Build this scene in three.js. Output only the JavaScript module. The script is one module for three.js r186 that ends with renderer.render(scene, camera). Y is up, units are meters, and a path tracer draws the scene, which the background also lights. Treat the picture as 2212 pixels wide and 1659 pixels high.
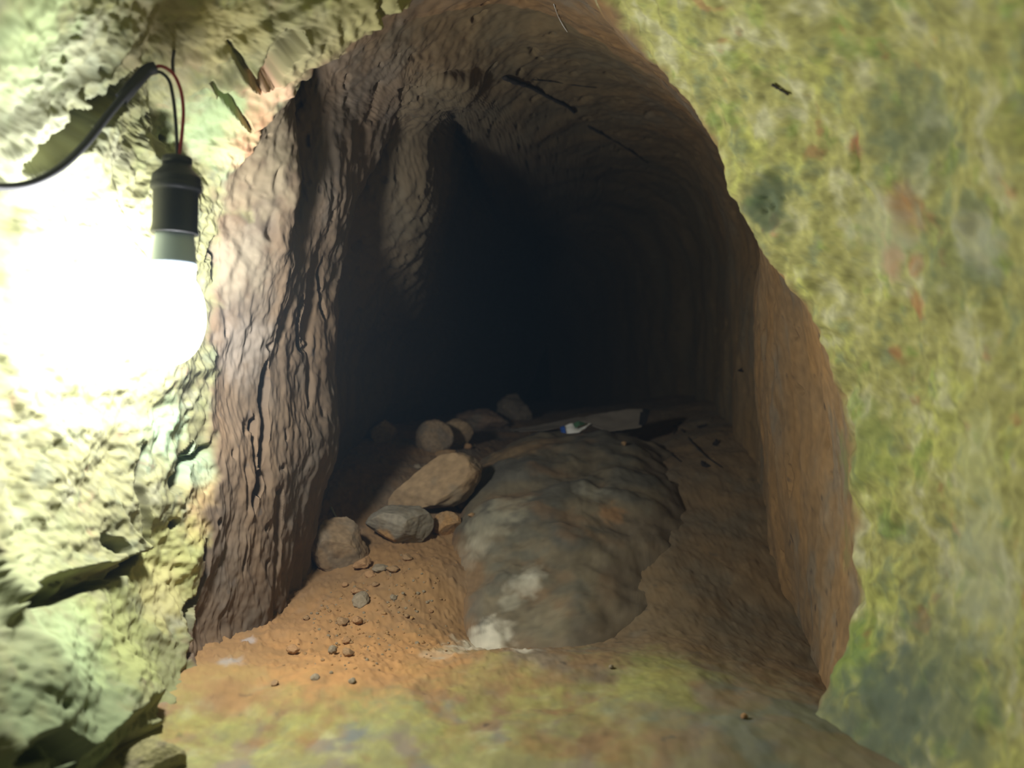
import * as THREE from 'three';
import { mergeVertices, mergeGeometries } from 'three/addons/utils/BufferGeometryUtils.js';

// ---------------------------------------------------------------- camera, light, exposure
const W = 2212, H = 1659, FOV = 45;
const F = (H / 2) / Math.tan(THREE.MathUtils.degToRad(FOV / 2));         // focal length in pixels of the frame
const scene = new THREE.Scene();
scene.background = new THREE.Color(0x000000);                              // under ground: no sky
scene.fog = new THREE.FogExp2(new THREE.Color(0.50, 0.76, 1.0), 0.022);    // thin damp haze in the cave air
const camera = new THREE.PerspectiveCamera(FOV, W / H, 0.02, 40);
camera.position.set(0, 0, 0);
camera.lookAt(0, 0, -1);
camera.focus = 1.16;
camera.userData.fStop = 3.6;
scene.add(camera);
const renderer = new THREE.WebGLRenderer({ antialias: true });
renderer.toneMapping = THREE.LinearToneMapping;
renderer.toneMappingExposure = 0.5;
renderer.shadowMap.enabled = true;
const LAMP_POWER = 1.5;                                                    // candela of the bare bulb
const LAMP_COLOR = new THREE.Color(0.97, 0.975, 1.0);
const LAMP_DEPTH = 0.84;

// ---------------------------------------------------------------- helpers
const at = (px, py, d) => new THREE.Vector3((px - W / 2) / F * d, (H / 2 - py) / F * d, -d);
const clamp = (x, a = 0, b = 1) => Math.min(b, Math.max(a, x));
const smooth = (a, b, x) => { const t = clamp((x - a) / (b - a)); return t * t * (3 - 2 * t); };
const lerp = (a, b, t) => a + (b - a) * t;
function rng(seed) { let s = seed >>> 0; return () => { s = (s + 0x6D2B79F5) >>> 0; let t = Math.imul(s ^ (s >>> 15), 1 | s); t = (t + Math.imul(t ^ (t >>> 7), 61 | t)) ^ t; return ((t ^ (t >>> 14)) >>> 0) / 4294967296; }; }
const P = new Uint8Array(512); { const r = rng(77), p = [...Array(256).keys()]; for (let i = 255; i > 0; i--) { const j = Math.floor(r() * (i + 1)); [p[i], p[j]] = [p[j], p[i]]; } for (let i = 0; i < 512; i++) P[i] = p[i & 255]; }
const G3 = [[1, 1, 0], [-1, 1, 0], [1, -1, 0], [-1, -1, 0], [1, 0, 1], [-1, 0, 1], [1, 0, -1], [-1, 0, -1], [0, 1, 1], [0, -1, 1], [0, 1, -1], [0, -1, -1], [1, 1, 0], [0, -1, 1], [-1, 1, 0], [0, -1, -1]];
function noise(x, y, z) {                                                  // gradient noise, about -1..1
  const X = Math.floor(x), Y = Math.floor(y), Z = Math.floor(z); x -= X; y -= Y; z -= Z;
  const u = x * x * x * (x * (x * 6 - 15) + 10), v = y * y * y * (y * (y * 6 - 15) + 10), w = z * z * z * (z * (z * 6 - 15) + 10);
  const g = (i, j, k) => { const h = G3[P[P[P[(X + i) & 255] + ((Y + j) & 255)] + ((Z + k) & 255)] & 15]; return h[0] * (x - i) + h[1] * (y - j) + h[2] * (z - k); };
  const l = (a, b, t) => a + (b - a) * t;
  return l(l(l(g(0, 0, 0), g(1, 0, 0), u), l(g(0, 1, 0), g(1, 1, 0), u), v), l(l(g(0, 0, 1), g(1, 0, 1), u), l(g(0, 1, 1), g(1, 1, 1), u), v), w);
}
function fbm(x, y, z, n = 4, gain = 0.5) { let s = 0, a = 1, f = 1; for (let i = 0; i < n; i++) { s += a * noise(x * f + i * 17.3, y * f - i * 9.1, z * f + i * 5.7); a *= gain; f *= 2.03; } return s; }
function ridged(x, y, z, n = 4) { let s = 0, a = 1, f = 1; for (let i = 0; i < n; i++) { s += a * (1 - 2 * Math.abs(noise(x * f + i * 11.3, y * f + i * 3.1, z * f - i * 7.7))); a *= 0.5; f *= 2.1; } return s; }
const segDist = (p, a, b) => { const dx = b.x - a.x, dy = b.y - a.y, dz = b.z - a.z, t = clamp(((p.x - a.x) * dx + (p.y - a.y) * dy + (p.z - a.z) * dz) / (dx * dx + dy * dy + dz * dz)); return [Math.hypot(p.x - a.x - dx * t, p.y - a.y - dy * t, p.z - a.z - dz * t), t]; };
const used = {};
function numbered(name) { const n = used[name] = (used[name] ?? -1) + 1; return n ? `${name}_${String(n).padStart(3, '0')}` : name; }
function mesh(name, geo, mat, parent) { const m = new THREE.Mesh(geo, mat); m.castShadow = m.receiveShadow = true; m.name = parent ? name : numbered(name); (parent ?? scene).add(m); return m; }
function thing(name, pos = [0, 0, 0]) { const g = new THREE.Group(); g.name = numbered(name); g.position.set(...pos); scene.add(g); return g; }
function tag(o, label, category, group) { o.userData.label = label; o.userData.category = category; if (group) o.userData.group = group; return o; }
function struct(o) { o.userData.kind = 'structure'; return o; }

// ---------------------------------------------------------------- colours of rock, moss and clay (real base colours, linear)
const mixTo = (c, r, g, b, t) => { c[0] += (r - c[0]) * t; c[1] += (g - c[1]) * t; c[2] += (b - c[2]) * t; };
function mossColor(p, out, green = 1) {                                    // mottled algae and lichen on limestone
  const { x, y, z } = p;
  const a = fbm(x * 21, y * 21, z * 21, 5, .6), b = fbm(x * 40 + 9, y * 40, z * 40, 4, .6), c = fbm(x * 95, y * 95 + 4, z * 95, 3, .65), d = fbm(x * 11 - 7, y * 11, z * 11 + 3, 4, .6);
  out[0] = 0.36; out[1] = 0.345; out[2] = 0.118;
  mixTo(out, 0.41, 0.425, 0.11, smooth(0.0, 0.7, d + .3 * c) * 0.7 * green);
  mixTo(out, 0.46, 0.45, 0.29, smooth(0.05, 0.8, a) * 0.7);
  mixTo(out, 0.17, 0.20, 0.11, smooth(0.05, 0.75, b * .8 - a * 0.5) * 0.75);
  mixTo(out, 0.20, 0.28, 0.06, smooth(0.3, 0.8, fbm(x * 26, y * 26 + 31, z * 26, 4, .6)) * 0.6 * green);
  mixTo(out, 0.34, 0.15, 0.07, smooth(0.55, 0.85, fbm(x * 22 + 51, y * 22, z * 22, 4, .6)) * 0.55);
  const k = 1 + 0.34 * c + 0.22 * b + .12 * a; out[0] *= k; out[1] *= k; out[2] *= k;
}
function clayColor(p, out) {
  const { x, y, z } = p;
  const a = fbm(x * 12 + 3, y * 6, z * 12, 4), b = fbm(x * 40, y * 22, z * 40, 3), c = fbm(x * 95, y * 95, z * 95, 2);
  out[0] = 0.225; out[1] = 0.14; out[2] = 0.064;
  mixTo(out, 0.26, 0.148, 0.055, smooth(0.0, 0.6, a) * 0.8);
  mixTo(out, 0.155, 0.125, 0.085, smooth(0.0, 0.6, -a + b * 0.4) * 0.75);
  mixTo(out, 0.07, 0.05, 0.035, smooth(0.62, 0.85, fbm(x * 62 + 8, y * 48, z * 62, 2)) * 0.8);
  const k = 1 + 0.22 * b + 0.2 * c; out[0] *= k; out[1] *= k; out[2] *= k;
}
// spots of a colour of their own: [centre, radius, colour, strength]
function spots(list, p, out) { for (const [c, r, col, s] of list) { const q = p.distanceTo(c) / r; if (q < 1.6) { const n = fbm(p.x * 55 + c.x * 9, p.y * 55, p.z * 55, 3) * 0.5; mixTo(out, ...col, s * smooth(1.15, 0.35, q + n)); } } }

// ---------------------------------------------------------------- the rock shell of the hole: rows run from the left foot over the roof to the right foot, columns from near to deep
const NET = [   // per row: 13 columns of px, py, depth (frame edge, rock face, rim, passage ... dead end)
  [[-50,1760,.66],[150,1720,.74],[280,1680,.80],[385,1560,.92],[440,1480,1.02],[500,1440,1.08],[580,1420,1.14],[660,1350,1.26],[680,1250,1.42],[740,1120,1.62],[800,1040,1.85],[880,1000,2.1],[980,960,2.6],[1090,930,3.2],[1130,880,3.9]],
  [[-40,1480,.70],[150,1450,.80],[280,1420,.90],[395,1370,1.0],[440,1350,1.05],[500,1320,1.09],[580,1300,1.15],[660,1230,1.27],[672,1160,1.42],[735,1060,1.62],[800,1000,1.85],[880,960,2.1],[980,930,2.6],[1090,900,3.2],[1130,850,3.9]],
  [[-20,1230,.76],[180,1210,.88],[310,1200,.96],[440,1180,1.03],[480,1170,1.07],[540,1150,1.11],[620,1120,1.18],[690,1080,1.28],[690,1040,1.42],[740,980,1.62],[800,950,1.85],[880,920,2.1],[985,890,2.6],[1090,860,3.2],[1130,830,3.9]],
  [[-10,1000,.77],[190,1000,.89],[320,1000,.96],[460,1000,1.05],[510,1000,1.08],[580,990,1.13],[660,970,1.20],[722,940,1.29],[715,920,1.43],[765,880,1.62],[850,860,1.88],[930,840,2.15],[1000,820,2.6],[1088,800,3.2],[1130,800,3.9]],
  [[0,780,.77],[200,780,.89],[330,780,.945],[455,780,1.05],[510,780,1.09],[590,770,1.14],[665,760,1.21],[722,750,1.29],[710,750,1.43],[775,750,1.62],[880,740,1.9],[960,730,2.15],[1010,740,2.6],[1088,720,3.2],[1130,750,3.9]],
  [[0,600,.77],[200,600,.88],[330,600,.935],[455,570,1.03],[590,590,1.085],[632,590,1.125],[674,590,1.185],[735,580,1.27],[720,590,1.40],[835,600,1.52],[915,600,1.64],[965,600,2.1],[1020,660,2.6],[1095,640,3.2],[1140,720,3.9]],
  [[0,430,.76],[200,430,.87],[330,440,.94],[480,440,1.02],[628,430,1.07],[620,430,1.14],[700,430,1.155],[765,430,1.24],[757,440,1.36],[848,430,1.38],[937,430,1.47],[985,450,2.05],[1045,560,2.6],[1120,590,3.2],[1150,700,3.9]],
  [[-20,280,.70],[180,270,.80],[340,290,.95],[540,300,1.0],[628,280,1.06],[622,280,1.13],[702,270,1.145],[835,290,1.29],[830,295,1.34],[858,285,1.34],[955,290,1.44],[1020,340,2.05],[1080,500,2.6],[1145,560,3.2],[1165,690,3.9]],
  [[-30,130,.66],[160,110,.74],[370,110,.86],[650,150,.96],[632,145,1.06],[640,160,1.12],[705,180,1.13],[850,200,1.24],[862,208,1.26],[880,220,1.28],[970,232,1.35],[1012,300,1.58],[1100,480,2.6],[1170,545,3.2],[1175,690,3.9]],
  [[100,-150,.62],[250,-60,.74],[470,0,.86],[770,60,.95],[752,40,1.06],[760,60,1.10],[810,90,1.13],[880,120,1.19],[900,140,1.22],[930,160,1.255],[1000,190,1.30],[1062,290,1.57],[1130,480,2.6],[1195,540,3.2],[1185,690,3.9]],
  [[500,-400,.62],[650,-250,.74],[800,-120,.88],[1000,-60,.96],[980,-70,1.06],[985,-30,1.13],[1000,20,1.20],[1020,70,1.25],[1030,100,1.28],[1050,140,1.32],[1080,190,1.40],[1125,300,1.66],[1180,475,2.6],[1215,545,3.2],[1190,690,3.9]],
  [[1300,-450,.62],[1280,-280,.74],[1240,-150,.88],[1230,-80,.98],[1200,-40,1.06],[1190,0,1.15],[1190,40,1.25],[1200,90,1.31],[1200,120,1.37],[1210,170,1.47],[1220,230,1.6],[1230,330,1.88],[1230,470,2.6],[1235,560,3.2],[1195,690,3.9]],
  [[1900,-350,.55],[1700,-150,.70],[1530,0,.84],[1400,110,.96],[1405,110,1.03],[1395,120,1.12],[1380,140,1.25],[1370,170,1.42],[1370,190,1.50],[1360,240,1.62],[1350,300,1.8],[1330,390,2.2],[1290,490,2.65],[1260,590,3.2],[1200,700,3.9]],
  [[2250,-50,.56],[1980,60,.70],[1720,180,.84],[1530,275,.95],[1540,270,1.01],[1545,270,1.12],[1530,280,1.25],[1520,290,1.40],[1520,300,1.52],[1500,330,1.72],[1480,380,1.95],[1430,440,2.25],[1340,520,2.7],[1285,620,3.2],[1210,710,3.9]],
  [[2300,250,.57],[2080,320,.70],[1840,400,.83],[1640,480,.94],[1655,480,1.0],[1650,480,1.1],[1645,480,1.24],[1635,490,1.38],[1640,490,1.5],[1580,510,1.73],[1545,530,2.0],[1480,560,2.3],[1370,580,2.7],[1300,660,3.2],[1215,730,3.9]],
  [[2320,600,.58],[2150,620,.69],[1950,640,.81],[1745,650,.93],[1755,650,.98],[1720,650,1.1],[1670,650,1.25],[1632,650,1.39],[1645,650,1.5],[1580,660,1.73],[1550,670,2.0],[1490,680,2.3],[1380,680,2.7],[1305,720,3.2],[1220,750,3.9]],
  [[2340,900,.58],[2190,890,.68],[2010,880,.80],[1835,860,.92],[1825,860,.97],[1760,850,1.08],[1690,840,1.23],[1635,840,1.38],[1640,840,1.5],[1580,830,1.73],[1550,820,2.0],[1490,800,2.3],[1385,790,2.7],[1305,800,3.2],[1220,780,3.9]],
  [[2340,1180,.58],[2190,1170,.68],[2020,1150,.80],[1858,1130,.91],[1850,1130,.96],[1780,1100,1.07],[1705,1060,1.21],[1645,1030,1.36],[1645,1010,1.48],[1590,950,1.72],[1550,910,2.0],[1490,880,2.3],[1385,870,2.7],[1300,870,3.2],[1220,820,3.9]],
  [[2330,1450,.58],[2180,1440,.68],[2000,1420,.80],[1828,1410,.91],[1835,1400,.95],[1780,1330,1.06],[1715,1240,1.2],[1655,1170,1.34],[1650,1130,1.46],[1600,1050,1.7],[1560,990,2.0],[1500,940,2.3],[1390,920,2.7],[1290,920,3.2],[1210,860,3.9]],
  [[2300,1750,.57],[2150,1750,.66],[1960,1720,.76],[1730,1640,.86],[1760,1600,.92],[1770,1500,1.03],[1730,1380,1.18],[1665,1280,1.32],[1650,1230,1.45],[1610,1130,1.7],[1560,1060,2.0],[1500,1010,2.3],[1390,980,2.7],[1270,980,3.2],[1200,900,3.9]],
];
const RIM = 5;                                                             // the column of the rim between mossy rock and clay
const net = NET.map((row) => {
  const p = row.map((q) => at(...q)), e = p[0];
  return [new THREE.Vector3(e.x * 0.1, e.y * 0.1, 0.95), new THREE.Vector3(e.x * 1.25, e.y * 1.2, 0.7), new THREE.Vector3(e.x * 1.2, e.y * 1.2, -0.05), ...p, at(1180, 740, 4.1)];
}).map((r) => { r.splice(1, 0); return r; });
const NK = net[0].length, NT = net.length;                                 // columns: 0 cap behind the camera, 1, 2, 3 frame edge, 4, 5, 6 rim ...
const rimK = 6;
const card = (a, b, c, d, t, s) => { const m1 = (c - a) * s, m2 = (d - b) * s, t2 = t * t, t3 = t2 * t; return (2 * t3 - 3 * t2 + 1) * b + (t3 - 2 * t2 + t) * m1 + (-2 * t3 + 3 * t2) * c + (t3 - t2) * m2; };
function netPoint(u, v, out) {                                             // u along the passage, v across
  const iu = Math.min(NK - 2, Math.floor(u)), iv = Math.min(NT - 2, Math.floor(v)), fu = u - iu, fv = v - iv;
  const col = [0, 1, 2, 3].map((j) => net[clamp(iv - 1 + j, 0, NT - 1)]);
  for (const ax of ['x', 'y', 'z']) {
    const q = col.map((r) => card(r[Math.max(0, iu - 1)][ax], r[iu][ax], r[iu + 1][ax], r[Math.min(NK - 1, iu + 2)][ax], fu, 0.36));
    out[ax] = card(q[0], q[1], q[2], q[3], fv, 0.45);
  }
  return out;
}
const US = [], STEPS = [10, 24, 56, 44, 44, 56, 34, 40, 44, 40, 20, 34, 34, 26, 20, 16, 12, 6];
for (let i = 0; i < NK - 1; i++) for (let j = 0; j < (STEPS[i] ?? 8); j++) US.push(i + j / (STEPS[i] ?? 8));
US.push(NK - 1);
const VN = 44, VS = Array.from({ length: (NT - 1) * VN + 1 }, (_, i) => i / VN), NU = US.length, NV = VS.length;

// ---------------------------------------------------------------- floor: a smooth sheet through surveyed points
const FLOORPTS = [[400,1760,.74],[1100,1700,.78],[1700,1750,.74],[2100,1880,.62],[-100,1900,.62],[1100,1659,.80],[1100,1500,.93],[1100,1405,1.02],[500,1600,.86],[480,1480,.94],[450,1400,1.05],[700,1500,.92],[700,1400,1.06],[700,1300,1.20],[690,1240,1.30],[850,1300,1.19],[930,1240,1.25],[700,1140,1.42],[830,1160,1.40],[760,1010,1.60],[900,1050,1.55],[820,965,1.72],[900,935,1.85],[1000,935,2.0],[1080,905,2.3],[1100,895,2.6],[1250,885,3.0],[1190,880,3.4],[1190,860,4.0],[1500,1400,1.05],[1500,1250,1.24],[1550,1100,1.44],[1550,1000,1.58],[1480,935,1.80],[1400,890,2.1],[1500,865,2.2],[1560,845,2.3],[1640,1130,1.40],[1705,1345,1.19],[1790,1490,1.0],[1700,1600,.82],[1500,1600,.81],[1300,1570,.85],[1350,905,2.1]].map((q) => at(...q));
for (const q of [[1200,990,1.65],[1200,1100,1.45],[1150,1240,1.25],[1100,1340,1.12],[1300,950,1.85],[1350,1150,1.32],[1390,1020,1.55]]) { const p = at(...q); p.y -= q[0] > 1340 ? .018 : .04; FLOORPTS.push(p); }   // the bed under the boulder
FLOORPTS.push(new THREE.Vector3(0, -.42, -.5), new THREE.Vector3(0, -.44, -.1), new THREE.Vector3(0, -.44, .7), new THREE.Vector3(-.5, -.44, -.1), new THREE.Vector3(.5, -.44, -.1));
const floorHeight = (() => {
  const n = FLOORPTS.length, m = n + 3, A = Array.from({ length: m }, () => new Float64Array(m + 1)), k = (r2) => r2 > 1e-12 ? r2 * Math.log(r2) : 0;
  for (let i = 0; i < n; i++) { const a = FLOORPTS[i]; for (let j = 0; j < n; j++) { const b = FLOORPTS[j]; A[i][j] = k((a.x - b.x) ** 2 + (a.z - b.z) ** 2) + (i === j ? 0.0006 : 0); } [1, a.x, a.z].forEach((q, s) => { A[i][n + s] = q; A[n + s][i] = q; }); A[i][m] = a.y; }
  for (let c = 0; c < m; c++) { let b = c; for (let r = c + 1; r < m; r++) if (Math.abs(A[r][c]) > Math.abs(A[b][c])) b = r; [A[c], A[b]] = [A[b], A[c]]; for (let r = 0; r < m; r++) if (r !== c) { const f = A[r][c] / A[c][c]; if (f) for (let s = c; s <= m; s++) A[r][s] -= f * A[c][s]; } }
  const w = A.map((r, i) => r[m] / r[i]);
  return (x, z) => { let s = w[n] + w[n + 1] * x + w[n + 2] * z; for (let i = 0; i < n; i++) { const b = FLOORPTS[i]; s += w[i] * k((x - b.x) ** 2 + (z - b.z) ** 2); } return s; };
})();
// ---------------------------------------------------------------- what a line of sight from the camera position meets: used only to set things down on the ground
const SW = 1106, SH = 830, zbuf = new Float32Array(SW * SH).fill(99);
function splat(p, ix) {
  const X = new Float32Array(p.length / 3), Y = new Float32Array(p.length / 3), D = new Float32Array(p.length / 3);
  for (let i = 0; i < D.length; i++) { const d = -p[i * 3 + 2]; D[i] = d; X[i] = (W / 2 + p[i * 3] / d * F) / 2; Y[i] = (H / 2 - p[i * 3 + 1] / d * F) / 2; }
  for (let t = 0; t < ix.length; t += 3) {
    const a = ix[t], b = ix[t + 1], c = ix[t + 2]; if (D[a] < .1 || D[b] < .1 || D[c] < .1) continue;
    const x0 = Math.max(0, Math.ceil(Math.min(X[a], X[b], X[c]))), x1 = Math.min(SW - 1, Math.floor(Math.max(X[a], X[b], X[c]))), y0 = Math.max(0, Math.ceil(Math.min(Y[a], Y[b], Y[c]))), y1 = Math.min(SH - 1, Math.floor(Math.max(Y[a], Y[b], Y[c])));
    if (x1 < x0 || y1 < y0) continue;
    const den = (Y[b] - Y[c]) * (X[a] - X[c]) + (X[c] - X[b]) * (Y[a] - Y[c]); if (Math.abs(den) < 1e-9) continue;
    for (let y = y0; y <= y1; y++) for (let x = x0; x <= x1; x++) {
      const u = ((Y[b] - Y[c]) * (x - X[c]) + (X[c] - X[b]) * (y - Y[c])) / den, v = ((Y[c] - Y[a]) * (x - X[c]) + (X[a] - X[c]) * (y - Y[c])) / den, w = 1 - u - v;
      if (u < -1e-4 || v < -1e-4 || w < -1e-4) continue;
      const d = 1 / (u / D[a] + v / D[b] + w / D[c]); if (d < zbuf[y * SW + x]) zbuf[y * SW + x] = d;
    }
  }
}
const depthAt = (px, py) => { const x = clamp(Math.round(px / 2), 0, SW - 1), y = clamp(Math.round(py / 2), 0, SH - 1); return zbuf[y * SW + x]; };
const on = (px, py, lift = 0) => { const d = depthAt(px, py); return at(px, py, d - lift); };

const shellBase = (() => {
  const base = new Float32Array(NU * NV * 3), q = new THREE.Vector3();
  for (let j = 0; j < NV; j++) for (let i = 0; i < NU; i++) { netPoint(US[i], VS[j], q); q.toArray(base, (j * NU + i) * 3); }
  const index = new Uint32Array((NU - 1) * (NV - 1) * 6); let c = 0;
  for (let j = 0; j < NV - 1; j++) for (let i = 0; i < NU - 1; i++) { const a = j * NU + i, b = a + 1, d = a + NU, e = d + 1; index.set([a, b, d, b, e, d], c); c += 6; }
  return { base, index };
})();
splat(shellBase.base, shellBase.index);
{ const n = 160, p = new Float32Array(n * n * 3), ix = []; for (let j = 0; j < n; j++) for (let i = 0; i < n; i++) { const d = 0.5 * Math.pow(7, j / (n - 1)), x = lerp(-.7, .7, i / (n - 1)), k = j * n + i; p.set([x, floorHeight(x, -d), -d], k * 3); if (i && j) ix.push(k - n - 1, k - n, k - 1, k - n, k, k - 1); } splat(p, ix); }

// crevices and cracks in the rock: polyline of px, py, depth; half width and depth of the cut in metres
const line = (...q) => q.map(([x, y, d]) => x > 2 && x < W - 2 && y > 2 && y < H - 2 ? on(x, y) : at(x, y, d));
const CRACKS = [
  [line([-60,1345,.76],[0,1325,.78],[60,1290,.82],[150,1262,.87],[230,1245,.91],[300,1205,.95],[318,1170,.97]), .007, .03, [0, 1, .013]],
  [line([-60,395,.75],[0,365,.77],[60,345,.80],[120,315,.83],[155,285,.85],[190,240,.86],[250,205,.87],[300,160,.87],[340,140,.88]), .006, .03, [.55, -.83, .007]],
  [line([310,960,.99],[290,1050,.97],[310,1120,.96],[320,1190,.96]), .004, .012],
  [line([445,1170,1.03],[440,1240,1.02],[425,1290,1.02],[395,1320,1.01],[400,1380,1.0],[385,1430,.98]), .004, .03],
  [line([455,170,.93],[490,215,.95],[525,250,.97],[540,275,1.0]), .0032, .02, [.6, -.8, .006]],
  [line([495,90,.9],[530,150,.94],[565,195,.98]), .003, .018, [.6, -.8, .005]],
  [line([400,990,1.03],[385,1040,1.02],[370,1050,1.02]), .006, .03],
  [line([430,960,1.04],[400,1000,1.03],[440,985,1.04],[460,965,1.05]), .003, .02],
  [line([572,780,1.13],[568,860,1.13],[574,930,1.13],[565,1000,1.13],[558,1070,1.13]), .0045, .035],
  [line([552,900,1.12],[550,960,1.12],[552,1040,1.12],[545,1110,1.12]), .003, .02],
  [line([655,640,1.2],[640,700,1.19],[650,760,1.2]), .003, .02],
  [line([560,180,.98],[600,110,.97],[640,60,.95]), .008, .03],
  [line([440,560,1.03],[455,515,1.03],[460,600,1.04]), .003, .02],
  [line([700,560,1],[690,620,1],[698,690,1]), .002, .014],
  [line([250,1180,.93],[200,1170,.9],[235,1195,.92]), .004, .02],
  [line([-40,1680,.68],[30,1632,.7],[90,1612,.71],[140,1650,.71],[180,1700,.71]), .007, .03, [0, 1, .011]],
  [line([235,1680,.75],[270,1615,.76],[330,1592,.78],[378,1605,.79],[392,1680,.78]), .006, .03, [0, 1, .008]],
];
for (const c of CRACKS) { c.push(new THREE.Box3().setFromPoints(c[0]).expandByScalar(0.14)); }
const HOLES = [[375,1045,1.02,.008,.03],[215,1165,.91,.006,.02],[245,1195,.93,.007,.02],[440,1195,1.03,.006,.02],[375,1130,1.0,.005,.02],[1655,425,.92,.0022,.006],[1672,446,.9,.0026,.006],[1660,456,.9,.002,.006],[1690,430,.9,.0018,.005],[2070,1510,.72,.006,.004],[1850,350,.81,.01,.006],[215,150,.78,.005,.012],[150,130,.75,.004,.01],[300,240,.9,.005,.014],[325,245,.92,.004,.014],[345,300,.95,.004,.012],[100,1540,.74,.004,.01],[1580,390,1.02,.01,.02]]
  .map(([x, y, , r, h]) => [on(x, y), r, h]);
const SPOTS_MOSS = [
  [[100,1450,.8], .13, [.21,.235,.10], .85], [[260,1370,.88], .08, [.22,.225,.10], .8], [[150,1590,.76], .12, [.16,.20,.095], .85], [[40,1330,.78], .06, [.24,.26,.13], .7], [[60,1180,.78], .06, [.34,.36,.18], .5], [[330,1480,.9], .08, [.21,.22,.095], .8],
  [[1852,325,.81], .014, [.33, .10, .05], .8], [[1850,350,.81], .014, [.10, .13, .02], .8], [[1965,440,.75], .03, [.34, .12, .06], .6], [[1920,560,.80], .022, [.40, .14, .06], .8], [[1975,575,.78], .012, [.4, .13, .06], .7], [[1980,660,.77], .015, [.36, .14, .06], .7], [[1925,770,.80], .010, [.36, .14, .06], .7],
  [[1665,435,.92], .035, [.07, .10, .06], .8], [[1980,290,.74], .06, [.10, .14, .09], .55], [[2060,560,.72], .05, [.12, .16, .08], .4], [[1880,960,.88], .05, [.16, .22, .05], .5], [[1850,1420,.88], .05, [.16, .27, .05], .6], [[2030,1490,.74], .10, [.13, .16, .10], .65], [[1900,1570,.78], .08, [.10, .13, .10], .7], [[1760,1550,.84], .06, [.13, .15, .10], .6],
  [[2130,1240,.68], .07, [.45, .46, .30], .5], [[2120,1000,.70], .05, [.5, .52, .26], .4], [[2120,520,.68], .03, [.48, .48, .36], .5], [[1905,520,.82], .05, [.46, .46, .3], .5],
  [[520,310,1.0], .03, [.55, .30, .17], .85], [[545,250,.99], .025, [.55, .30, .17], .8], [[590,180,.98], .03, [.60, .38, .24], .85], [[515,350,1.01], .022, [.58, .32, .18], .7], [[680,110,.98], .05, [.32, .26, .13], .8], [[800,40,.98], .08, [.27, .24, .10], .85], [[600,60,.95], .06, [.26, .24, .12], .7], [[500,380,1.01], .02, [.28, .40, .25], .7], [[460,260,.97], .05, [.32, .44, .22], .6],
  [[450,1100,1.03], .045, [.52, .33, .14], .6], [[430,1010,1.04], .03, [.34, .5, .33], .5], [[360,930,1.02], .04, [.34, .52, .33], .5], [[380,1220,.98], .06, [.42, .42, .14], .6], [[250,1400,.87], .07, [.33, .36, .12], .6], [[140,1400,.8], .05, [.36, .46, .22], .5], [[360,1280,.98], .04, [.45, .40, .17], .6], [[340,1600,.84], .06, [.2, .19, .09], .6], [[90,230,.75], .10, [.50, .53, .36], .45], [[80,80,.7], .06, [.34, .44, .18], .6], [[400,80,.85], .06, [.34, .28, .15], .6], [[320,60,.82], .04, [.3, .25, .14], .5], [[490,60,.88], .04, [.48, .42, .18], .6],
].map(([c, r, col, s]) => [on(c[0], c[1]), r, col, s]);
const SPOTS_CLAY = [
  [[560,390,1.06], .05, [.30, .245, .15], .6], [[590,300,1.04], .04, [.28, .23, .14], .6], [[500,560,1.07], .05, [.33, .28, .19], .6], [[520,750,1.09], .05, [.32, .27, .21], .5], [[1840,1000,.95], .035, [.15, .17, .06], .6], [[1835,1180,.95], .03, [.17, .17, .06], .5], [[1650,650,1.35], .05, [.26, .17, .08], .5], [[1660,760,1.3], .03, [.2, .16, .1], .5], [[1580,1330,1.1], .06, [.3, .18, .08], .5],
].map(([c, r, col, s]) => [on(c[0], c[1]), r, col, s]);

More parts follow.
